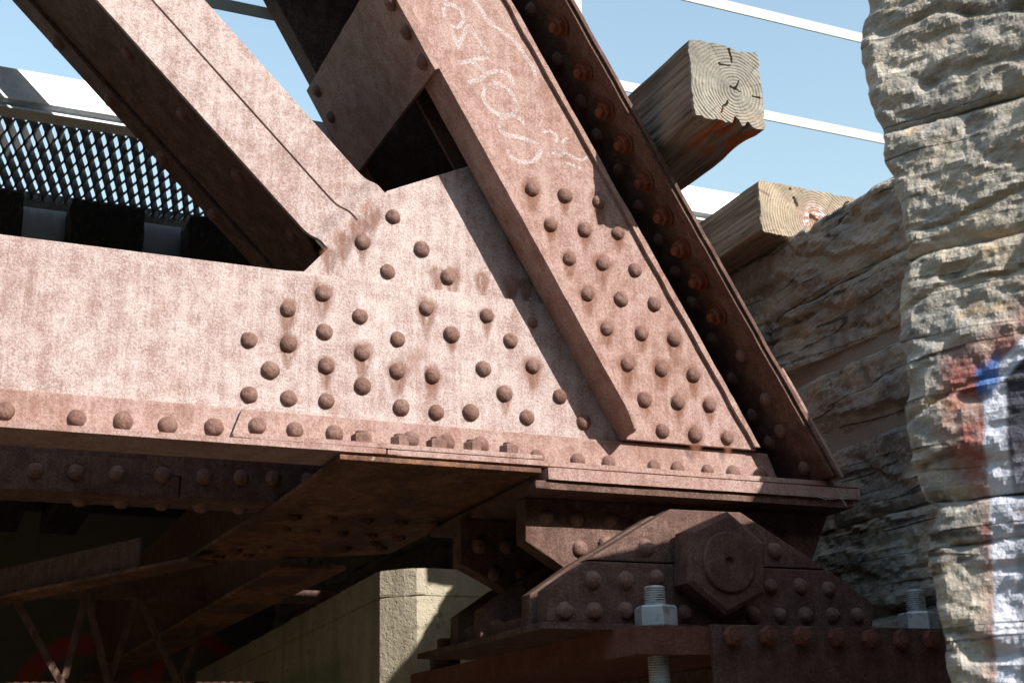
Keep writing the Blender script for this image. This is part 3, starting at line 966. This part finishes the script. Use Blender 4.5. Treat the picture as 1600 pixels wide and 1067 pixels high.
# cross ribs between the lower webs
for x in (1.10, 1.80):
    bm = bmesh.new()
    slab(bm, rect(-0.110, 0.298, 1.8585, 1.885), FYZ, x, x + 0.016, 0.002)
    part('rib', bm, 'rust_dark', bear)
bm = bmesh.new()
slab(bm, [(1.068, -0.172), (1.876, -0.172), (1.876, 0.50), (1.068, 0.50)], FXY, 1.8455, 1.8580, 0.003, 0.002)
part('shoe_base', bm, 'rust_dark', bear)
bm = bmesh.new()
PIN = Vector((1.455, -0.158, 1.974))
lathe(bm, [(0.055, -0.50), (0.055, 0.02)], 32, frame_matrix(PIN, (0, -1, 0)))
part('pin', bm, 'rust_dark', bear)
bm = bmesh.new()
hexagon(bm, 0.103, 0.0, 0.062, frame_matrix(PIN, (0, -1, 0)), math.radians(24))
nut = part('pin_nut', bm, 'rust_dark', bear)
bm = bmesh.new()
lathe(bm, [(0.060, 0.060), (0.060, 0.067), (0.057, 0.069), (0.010, 0.069), (0.008, 0.0625), (0.001, 0.0625)], 40, frame_matrix(PIN, (0, -1, 0)))
part('pin_end', bm, 'rust_dark', nut)
bm = bmesh.new()
slab(bm, [(1.215, -0.255), (1.385, -0.255), (1.960, -0.255), (1.960, 0.95), (1.215, 0.95)], FXY, 1.7930, 1.8450, 0.003, 0.002)
base = part('base_plate', bm, 'rust_red', bear)
bm = bmesh.new()
slab(bm, rect(1.375, 1.958, 1.45, 1.8480), FXZ, -0.268, -0.2555, 0.002)
slab(bm, rect(-0.255, 0.94, 1.45, 1.792), FYZ, 1.55, 1.565, 0.002)
brk = part('base_bracket', bm, 'rust_dark', bear)
k = nut_mesh(0.019, 0.017, 0.0105, 0.004, 'rust_red')
for x, z in BRACKET_BOLTS:
    place('bolt', k, frame_matrix((x, -0.268, z), (0, -1, 0)) @ Matrix.Rotation(random.uniform(0, 1), 4, 'Z'), brk)


def anchor(x, y, top, mat='zinc', lab='bright galvanised threaded anchor bolt'):
    bm = bmesh.new()
    prof = [(0.0205, 1.35)]
    z = 1.45
    while z < top - 0.004:
        prof += [(0.0215, z), (0.0188, z + 0.0022)]
        z += 0.0044
    prof += [(0.019, top - 0.002), (0.016, top)]
    lathe(bm, prof, 20, Matrix.Translation((x, y, 0)))
    a = part('anchor_bolt', bm, mat, bear, lab)
    bm = bmesh.new()
    hexagon(bm, 0.041, 1.8452, 1.8870, Matrix.Translation((x, y, 0)), 0.35)
    part('nut', bm, mat, a)


anchor(1.292, -0.205, 1.925)
anchor(1.925, -0.205, 1.935)
anchor(1.262, 0.82, 1.925, 'rust_dark', 'dark rusty anchor bolt at the back of the base plate')

# ------------------------------------------------------------------ concrete pedestal
t = thing('concrete_pedestal', 'weathered tan concrete block with chamfered sunlit corner behind the bearing', 'concrete block', (1.5, 1.5, 0))
plan = [(1.276, 1.385), (1.362, 1.300), (1.950, 1.300), (1.950, 5.4), (1.52, 5.4)]
for z0, z1 in ((0.0, 2.098), (2.100, 2.180)):
    bm = bmesh.new()
    slab(bm, plan, FXY, z0, z1, 0.008, 0.007)
    part('pour_lift', bm, 'concrete', t)

# ------------------------------------------------------------------ stone walls
def fbm(x, y, z, o=4):
    return noise.fractal(Vector((x, y, z)), 0.75, 2.1, o)


def stone_block(name, parent, mat, O, es, en, s0, s1, z0, z1, depth, seed, res=0.008, prof=None, amp=1.0, lo_res_from=None):
    """one rock-faced block: face in (s, z) with worn rims and split bedding ledges, pushed back along -en"""
    bm = bmesh.new()
    S = [s0]
    while S[-1] < s1:
        st = res if (lo_res_from is None or S[-1] < lo_res_from) else res * 5
        S.append(min(s1, S[-1] + st))
    nz = max(2, int((z1 - z0) / res))
    Z = [z0 + (z1 - z0) * j / nz for j in range(nz + 1)]
    rows = []
    for z in Z:
        row = []
        for s in S:
            q = z * 12 + 1.6 * noise.noise(Vector((s * 2.3, z * 3, seed))) + 0.5 * noise.noise(Vector((s * 9, z * 9, seed + 3)))
            i = math.floor(q)
            f = q - i
            a = noise.noise(Vector((i * 3.71 + seed, s * 1.9, 0.3)))
            b = noise.noise(Vector(((i + 1) * 3.71 + seed, s * 1.9, 0.3)))
            w = min(1, max(0, (f - 0.72) / 0.28))
            w = w * w * (3 - 2 * w)
            d = 0.020 * (a + (b - a) * w)
            d -= 0.010 * math.exp(-((f - 0.86) / 0.07) ** 2) * (0.5 + noise.noise(Vector((s * 4, i * 2.2, seed))))
            d += 0.013 * fbm(s * 4 + seed, z * 7, 0.7, 5)
            d += 0.0045 * fbm(s * 26, z * 44, seed, 5)
            ch = noise.noise(Vector((s * 15 + seed, z * 30, 2.2)))
            if ch > 0.32:
                d -= 0.010 * min(1, (ch - 0.32) * 4)
            e = min(s - s0, s1 - s, (z - z0) * 1.2, (z1 - z) * 1.2)
            rim = max(0.0, 1 - e / 0.022)
            d = d * amp - 0.009 * rim * rim
            sh = prof(z) * math.exp(-(s - s0) / 0.05) if prof else 0.0
            sh += 0.006 * math.exp(-(s - s0) / 0.03) * fbm(z * 20, seed, 1.0, 4)
            row.append(bm.verts.new(O + es * (s + sh) + en * d + EZ * (z + 0.004 * noise.noise(Vector((s * 7, z0 * 9, seed))))))
        rows.append(row)
    for r0, r1 in zip(rows, rows[1:]):
        for i in range(len(S) - 1):
            bm.faces.new((r0[i], r0[i + 1], r1[i + 1], r1[i]))
    loop = rows[0] + [r[-1] for r in rows[1:]] + rows[-1][-2::-1] + [r[0] for r in rows[-2:0:-1]]
    back = [bm.verts.new(v.co - en * depth) for v in loop]
    n = len(loop)
    for i in range(n):
        bm.faces.new((loop[i], back[i], back[(i + 1) % n], loop[(i + 1) % n]))
    bm.faces.new(back)
    return part(name, bm, mat, parent)


# wall behind the bearing, facing the bridge
mid = thing('abutment_wall', 'grey tan layered limestone abutment wall in shade behind the bearing', 'stone wall', (2.3, 0.5, 0))
MX = 1.98
O = Vector((MX, 0, 0))
es, en = Vector((0, -1, 0)), Vector((-1, 0, 0))     # s runs towards the viewer: s = -y
courses = [(2.705, 2.888, (-5.5, -2.4, -1.5, -0.47, 0.30)),
           (2.540, 2.698, (-5.5, -2.4, -1.2, -0.30, 0.62, 1.1)),
           (2.338, 2.498, (-5.5, -2.4, -1.6, -0.62, 0.35, 1.1)),
           (2.125, 2.302, (-5.5, -2.4, -1.3, -0.12, 1.1)),
           (1.905, 2.118, (-5.5, -2.4, -1.5, -0.50, 0.28, 1.1)),
           (1.640, 1.898, (-5.5, -2.4, -1.2, -0.2, 1.1))]
sd = 11.3
for z0, z1, ss in courses:
    for a, b in zip(ss, ss[1:]):
        sd += 5.17
        near = b > -0.65
        stone_block('stone', mid, 'stone', O, es, en, a + 0.004, b - 0.004, z0, z1, 0.30, sd, 0.0075 if near else 0.04)
for z0, z1 in ((1.10, 1.63), (0.55, 1.09), (0.0, 0.54)):
    sd += 3
    stone_block('stone', mid, 'stone', O, es, en, -5.5, 1.1, z0, z1, 0.30, sd, 0.05)
bm = bmesh.new()
slab(bm, rect(-0.295, 5.5, 0.0, 2.872), FYZ, MX + 0.022, MX + 0.9, 0.0)
slab(bm, rect(-1.1, -0.30, 0.0, 2.670), FYZ, MX + 0.022, MX + 0.9, 0.0)
part('mortar', bm, 'mortar', mid)

# wing wall close to the viewer
wing = thing('wing_wall', 'close pale limestone wing wall sprayed with red white and black graffiti', 'stone wall', (1.6, -1.7, 0))
OW = Vector(WE)
esw, enw = Vector(WS), Vector(WN)
PROF = [(1.3, 0.016), (1.683, 0.016), (1.711, 0.012), (1.773, 0.015), (1.813, 0.005), (1.869, 0.008), (1.892, 0.020), (1.898, 0.026), (1.910, 0.009), (1.961, -0.001),
        (2.097, 0.009), (2.169, 0.008), (2.236, 0.028), (2.331, 0.024), (2.424, 0.014), (2.50, 0.006), (2.596, -0.001), (2.634, 0.018), (2.70, 0.03)]


def prof(z):
    if z <= PROF[0][0]:
        return PROF[0][1]
    for (a, x), (b, y) in zip(PROF, PROF[1:]):
        if a <= z <= b:
            return x + (y - x) * (z - a) / (b - a)
    return PROF[-1][1]


sd = 71.7
for z0, z1, cuts in ((2.4285, 2.668, (0.0, 0.62, 1.4)), (2.2385, 2.427, (0.0, 0.80, 1.4)), (1.905, 2.2365, (0.0, 0.55, 1.4)), (1.600, 1.9025, (0.0, 0.70, 1.4)), (1.20, 1.595, (0.0, 0.6, 1.4)), (0.6, 1.195, (0.0, 0.7, 1.4)), (0.0, 0.595, (0.0, 0.6, 1.4))):
    for a, b in zip(cuts, cuts[1:]):
        sd += 4.91
        fine = z1 > 1.61 and a == 0.0
        stone_block('stone', wing, 'stone_near', OW, esw, enw, a + (0.004 if a else 0), b - 0.004, z0, z1, 0.22, sd, 0.005 if fine else 0.03, prof if a == 0.0 else None, 0.8, 0.40)
bm = bmesh.new()
slab(bm, [tuple((OW + esw * s - enw * d)[:2]) for s, d in ((0.03, 0.03), (1.39, 0.03), (1.39, 0.21), (0.03, 0.21))], FXY, 0.0, 2.655, 0.0)
part('mortar', bm, 'mortar', wing)
bm = bmesh.new()
q = [OW + esw * 0.04 - enw * 0.225, OW + esw * 1.39 - enw * 0.225, Vector((2.9, -2.4, 0)), Vector((2.9, -1.102, 0)), Vector((MX + 0.02, -1.102, 0)), Vector((MX + 0.02, -0.76, 0))]
slab(bm, [(v.x, v.y) for v in q], FXY, 0.0, 2.52, 0.0)
part('rubble_core', bm, 'mortar', wing)

# ------------------------------------------------------------------ timbers
def timber(name, mat, x0, x1, z0, z1, y0, y1, seed, parent=None, cracks=(), chip=0.0, N=36, rough=0.004, fine_len=0.7):
    bm = bmesh.new()
    W, H = x1 - x0, z1 - z0

    def clampf(x, y, z):
        def e(k, a):
            return rough * (0.6 + 0.9 * fbm(a * 14 + seed, y * 2.0, k, 4) + 0.5 * noise.noise(Vector((a * 90, y * 3.5, k + seed))))
        lo = z0 + e(1.1, x); hi = z1 - e(2.3, x)
        if chip:
            c = max(0.0, 1 - (y - y0) / 0.16)
            c2 = max(0.0, noise.noise(Vector((x * 38 + seed, (y - y0) * 6, 0.5))) + 0.25) + 0.5 * max(0.0, noise.noise(Vector((x * 110, y * 9, 1.5))))
            lo += chip * min(1.0, c * 1.6) * c2 * (0.35 + 0.65 * min(1, max(0, (x - x0) / W * 1.7 - 0.35)))
            hi -= chip * 0.25 * c * max(0.0, noise.noise(Vector((x * 30 + 9, y * 5, 2.5))))
        l = x0 + e(3.7, z); r = x1 - e(4.9, z)
        # rounded arrises
        rr = 0.010 * (1 + 0.6 * noise.noise(Vector((y * 6, seed, 4))))
        x = min(max(x, l), r); z = min(max(z, lo), hi)
        cx = min(max(x, l + rr), r - rr); cz = min(max(z, lo + rr), hi - rr)
        dx, dz = x - cx, z - cz
        L = math.hypot(dx, dz)
        if L > rr:
            x, z = cx + dx / L * rr, cz + dz / L * rr
        return x, z

    per = [(i / N, 0.0) for i in range(N)] + [(1.0, i / N) for i in range(N)] + [(1 - i / N, 1.0) for i in range(N)] + [(0.0, 1 - i / N) for i in range(N)]
    ys = []
    y = y0
    while y < y1:
        ys.append(y)
        y += 0.008 + 0.02 * (y - y0) if y < y0 + fine_len else 0.35
    ys.append(y1)
    rings = []
    for k, y in enumerate(ys):
        ring = []
        for a, b in per:
            x, z = clampf(x0 + W * a, y, z0 + H * b)
            yy = y
            if k == 0:
                yy += 0.004 + 0.003 * noise.noise(Vector((a * 30, b * 30, seed)))
            ring.append(bm.verts.new((x, yy, z)))
        rings.append(ring)
    n = len(per)
    for r0, r1 in zip(rings, rings[1:]):
        for i in range(n):
            bm.faces.new((r0[i], r0[(i + 1) % n], r1[(i + 1) % n], r1[i]))
    bm.faces.new(rings[-1])
    # sawn, checked front end
    idx = {}
    for i, (a, b) in enumerate(per):
        idx[(round(a * N), round(b * N))] = rings[0][i]
    for i in range(1, N):
        for j in range(1, N):
            x, z = clampf(x0 + W * i / N, y0, z0 + H * j / N)
            yy = y0 + 0.0025 * fbm(x * 22, z * 22, seed, 3)
            for (ax, az), (bx, bz), dep, wid in cracks:
                vx, vz = bx - ax, bz - az
                f = min(1, max(0, ((x - ax) * vx + (z - az) * vz) / (vx * vx + vz * vz)))
                wob = 0.004 * noise.noise(Vector((x * 60, z * 60, 3)))
                dd = math.hypot(x - ax - vx * f + wob, z - az - vz * f - wob)
                wid2 = wid * (1.15 - 0.75 * f)
                if dd < wid2:
                    yy += dep * (1 - dd / wid2)
            idx[(i, j)] = bm.verts.new((x, yy, z))
    for i in range(N):
        for j in range(N):
            bm.faces.new((idx[(i, j)], idx[(i + 1, j)], idx[(i + 1, j + 1)], idx[(i, j + 1)]))
    return part(name, bm, mat, parent)


def tagged(o, label, cat, group=None):
    o['label'] = label
    o['category'] = cat
    if group:
        o['group'] = group
    return o


CR = [((1.505, 3.10), (1.515, 3.045), 0.03, 0.0045), ((1.478, 3.046), (1.515, 3.045), 0.02, 0.004), ((1.513, 2.990), (1.526, 3.012), 0.02, 0.0032),
      ((1.513, 2.990), (1.498, 2.994), 0.02, 0.0032), ((1.513, 2.990), (1.530, 2.984), 0.012, 0.003), ((1.492, 2.955), (1.472, 2.925), 0.02, 0.004), ((1.56, 2.982), (1.592, 2.980), 0.012, 0.003)]
tx0, tx1, tz0, tz1 = 1.410, 1.600, 2.909, 3.105
cr = [(tuple((a + 0.012, c + 0.009) for a, c in s[:2]) + (s[2], s[3] * 0.62)) for s in CR]
tagged(timber('timber_tie', 'timber_grey', tx0, tx1, tz0, tz1, -0.287, 5.2, 3.3, None, cr, 0.030, 96, 0.006),
       'grey cracked timber tie end jutting out beside the sloping post', 'timber', 'bridge timbers')
cr2 = [((2.02, 2.99), (2.00, 3.04), 0.014, 0.0035), ((2.06, 2.965), (2.11, 2.945), 0.02, 0.006), ((2.10, 2.96), (2.13, 2.94), 0.016, 0.006), ((2.14, 2.98), (2.19, 3.03), 0.014, 0.004), ((2.08, 2.93), (2.12, 2.925), 0.014, 0.005)]
tagged(timber('timber_beam', 'timber_tan', 1.898, 2.245, 2.893, 3.046, 0.170, 3.2, 8.1, None, cr2, 0.004, 80, 0.005),
       'flat tan timber with chalky end grain lying on top of the stone wall', 'timber', 'bridge timbers')
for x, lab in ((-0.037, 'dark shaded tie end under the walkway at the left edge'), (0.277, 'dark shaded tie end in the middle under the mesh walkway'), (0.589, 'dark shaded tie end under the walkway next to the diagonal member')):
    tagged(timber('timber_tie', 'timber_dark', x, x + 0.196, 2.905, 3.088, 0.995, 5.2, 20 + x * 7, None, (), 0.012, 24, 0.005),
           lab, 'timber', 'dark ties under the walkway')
tagged(timber('timber_stringer', 'timber_stringer', -3.0, 1.3, 2.845, 2.900, 1.12, 1.60, 44.0, None, (), 0.0, 12, 0.004, 0.1),
       'sunlit strip of timber stringer seen between the dark ties', 'timber')

# ------------------------------------------------------------------ walkway and railing
walk = thing('walkway', 'galvanised expanded metal walkway seen from below at the left', 'walkway', (0.5, 0.8, 3.09))
bm = bmesh.new()
pitch, LWD = 0.0290, 0.130
kx = int(-1.4 / (pitch / 2))
while kx * pitch / 2 < 2.6:
    sgn = 1 if kx % 2 == 0 else -1
    prev = None
    y = 0.575
    while y < 1.075:
        ph = (y / LWD) % 1.0
        tri = 4 * abs(ph - 0.5) - 1
        tri = max(-0.80, min(0.80, tri)) / 0.80
        x = kx * pitch / 2 + sgn * pitch / 4 * tri * 0.93
        lean = 0.0050
        q = [bm.verts.new(v) for v in ((x - 0.0030 - lean, y, 3.0915), (x + 0.0030 - lean, y, 3.0915), (x + 0.0030 + lean, y, 3.1065), (x - 0.0030 + lean, y, 3.1065))]
        if prev:
            for i in range(4):
                bm.faces.new((prev[i], prev[(i + 1) % 4], q[(i + 1) % 4], q[i]))
        prev = q
        y += LWD / 16
    kx += 1
o = part('mesh_grating', bm, 'grating', walk)
o['kind'] = 'stuff'
bm = bmesh.new()
slab(bm, rect(-2.5, 3.4, 3.1035, 3.1830), FXZ, 0.5200, 0.5270, 0.0015)
slab(bm, rect(-2.5, 3.4, 0.5275, 0.5700), FXY, 3.1035, 3.1090, 0.0012)
part('edge_channel', bm, 'galv', walk)
bm = bmesh.new()
slab(bm, rect(-2.5, 3.4, 0.5275, 0.5780), FXY, 3.0840, 3.0905, 0.0012)
part('bearing_bar', bm, 'galv', walk)
for a, b in ((0.163, 0.273), (0.477, 0.585)):
    bm = bmesh.new()
    slab(bm, rect(a, b, 2.965, 3.087), FXZ, 1.10, 1.108, 0.001)
    part('blocking_plate', bm, 'grating', walk)

rail = thing('handrail', 'pale galvanised angle handrail against the sky at upper right', 'railing', (1.6, 0.53, 3.19))
for z0, z1 in ((3.456, 3.489), (3.813, 3.849)):
    bm = bmesh.new()
    slab(bm, rect(-2.5, 4.6, z0, z1), FXZ, 0.530, 0.5350, 0.001)
    slab(bm, rect(-2.5, 4.6, 0.5355, 0.566), FXY, z1 - 0.005, z1, 0.001)
    part('rail', bm, 'rail', rail)
for x in (-0.9, 1.572, 3.9):
    bm = bmesh.new()
    slab(bm, [(x, 0.536), (x + 0.034, 0.536), (x + 0.034, 0.541), (x + 0.005, 0.541), (x + 0.005, 0.570), (x, 0.570)], FXY, 3.186, 3.95, 0.0008)
    part('post', bm, 'rail', rail)

# ------------------------------------------------------------------ small things
def cobweb(label, strands):
    bm = bmesh.new()
    for pts in strands:
        pts = [Vector(p) for p in pts]
        fine = []
        for a, b in zip(pts, pts[1:]):
            for i in range(5):
                f = i / 5
                p = a.lerp(b, f)
                fine.append(p + Vector([0.0025 * noise.noise(p * 90 + Vector((k * 9, 0, 0))) for k in range(3)]))
        fine.append(pts[-1])
        prev = None
        for i, p in enumerate(fine):
            w = 0.0014 * (0.6 + 0.8 * abs(noise.noise(p * 150)))
            q = [bm.verts.new(p + Vector(v) * w) for v in ((1, 0, 0), (0, -0.6, 0.8), (-0.6, 0.5, -0.5))]
            if prev:
                for j in range(3):
                    bm.faces.new((prev[j], prev[(j + 1) % 3], q[(j + 1) % 3], q[j]))
            prev = q
    tagged(part('cobweb', bm, 'flake'), label, 'cobweb')


cobweb('wispy white cobweb hanging off the right end of the sole plate',
       [[(1.77, -0.116, 2.150), (1.80, -0.117, 2.138), (1.83, -0.116, 2.142), (1.845, -0.115, 2.125)], [(1.82, -0.117, 2.162), (1.835, -0.116, 2.148), (1.85, -0.116, 2.150)],
        [(1.76, -0.117, 2.144), (1.79, -0.118, 2.136)], [(1.83, -0.116, 2.142), (1.87, -0.116, 2.146)]])
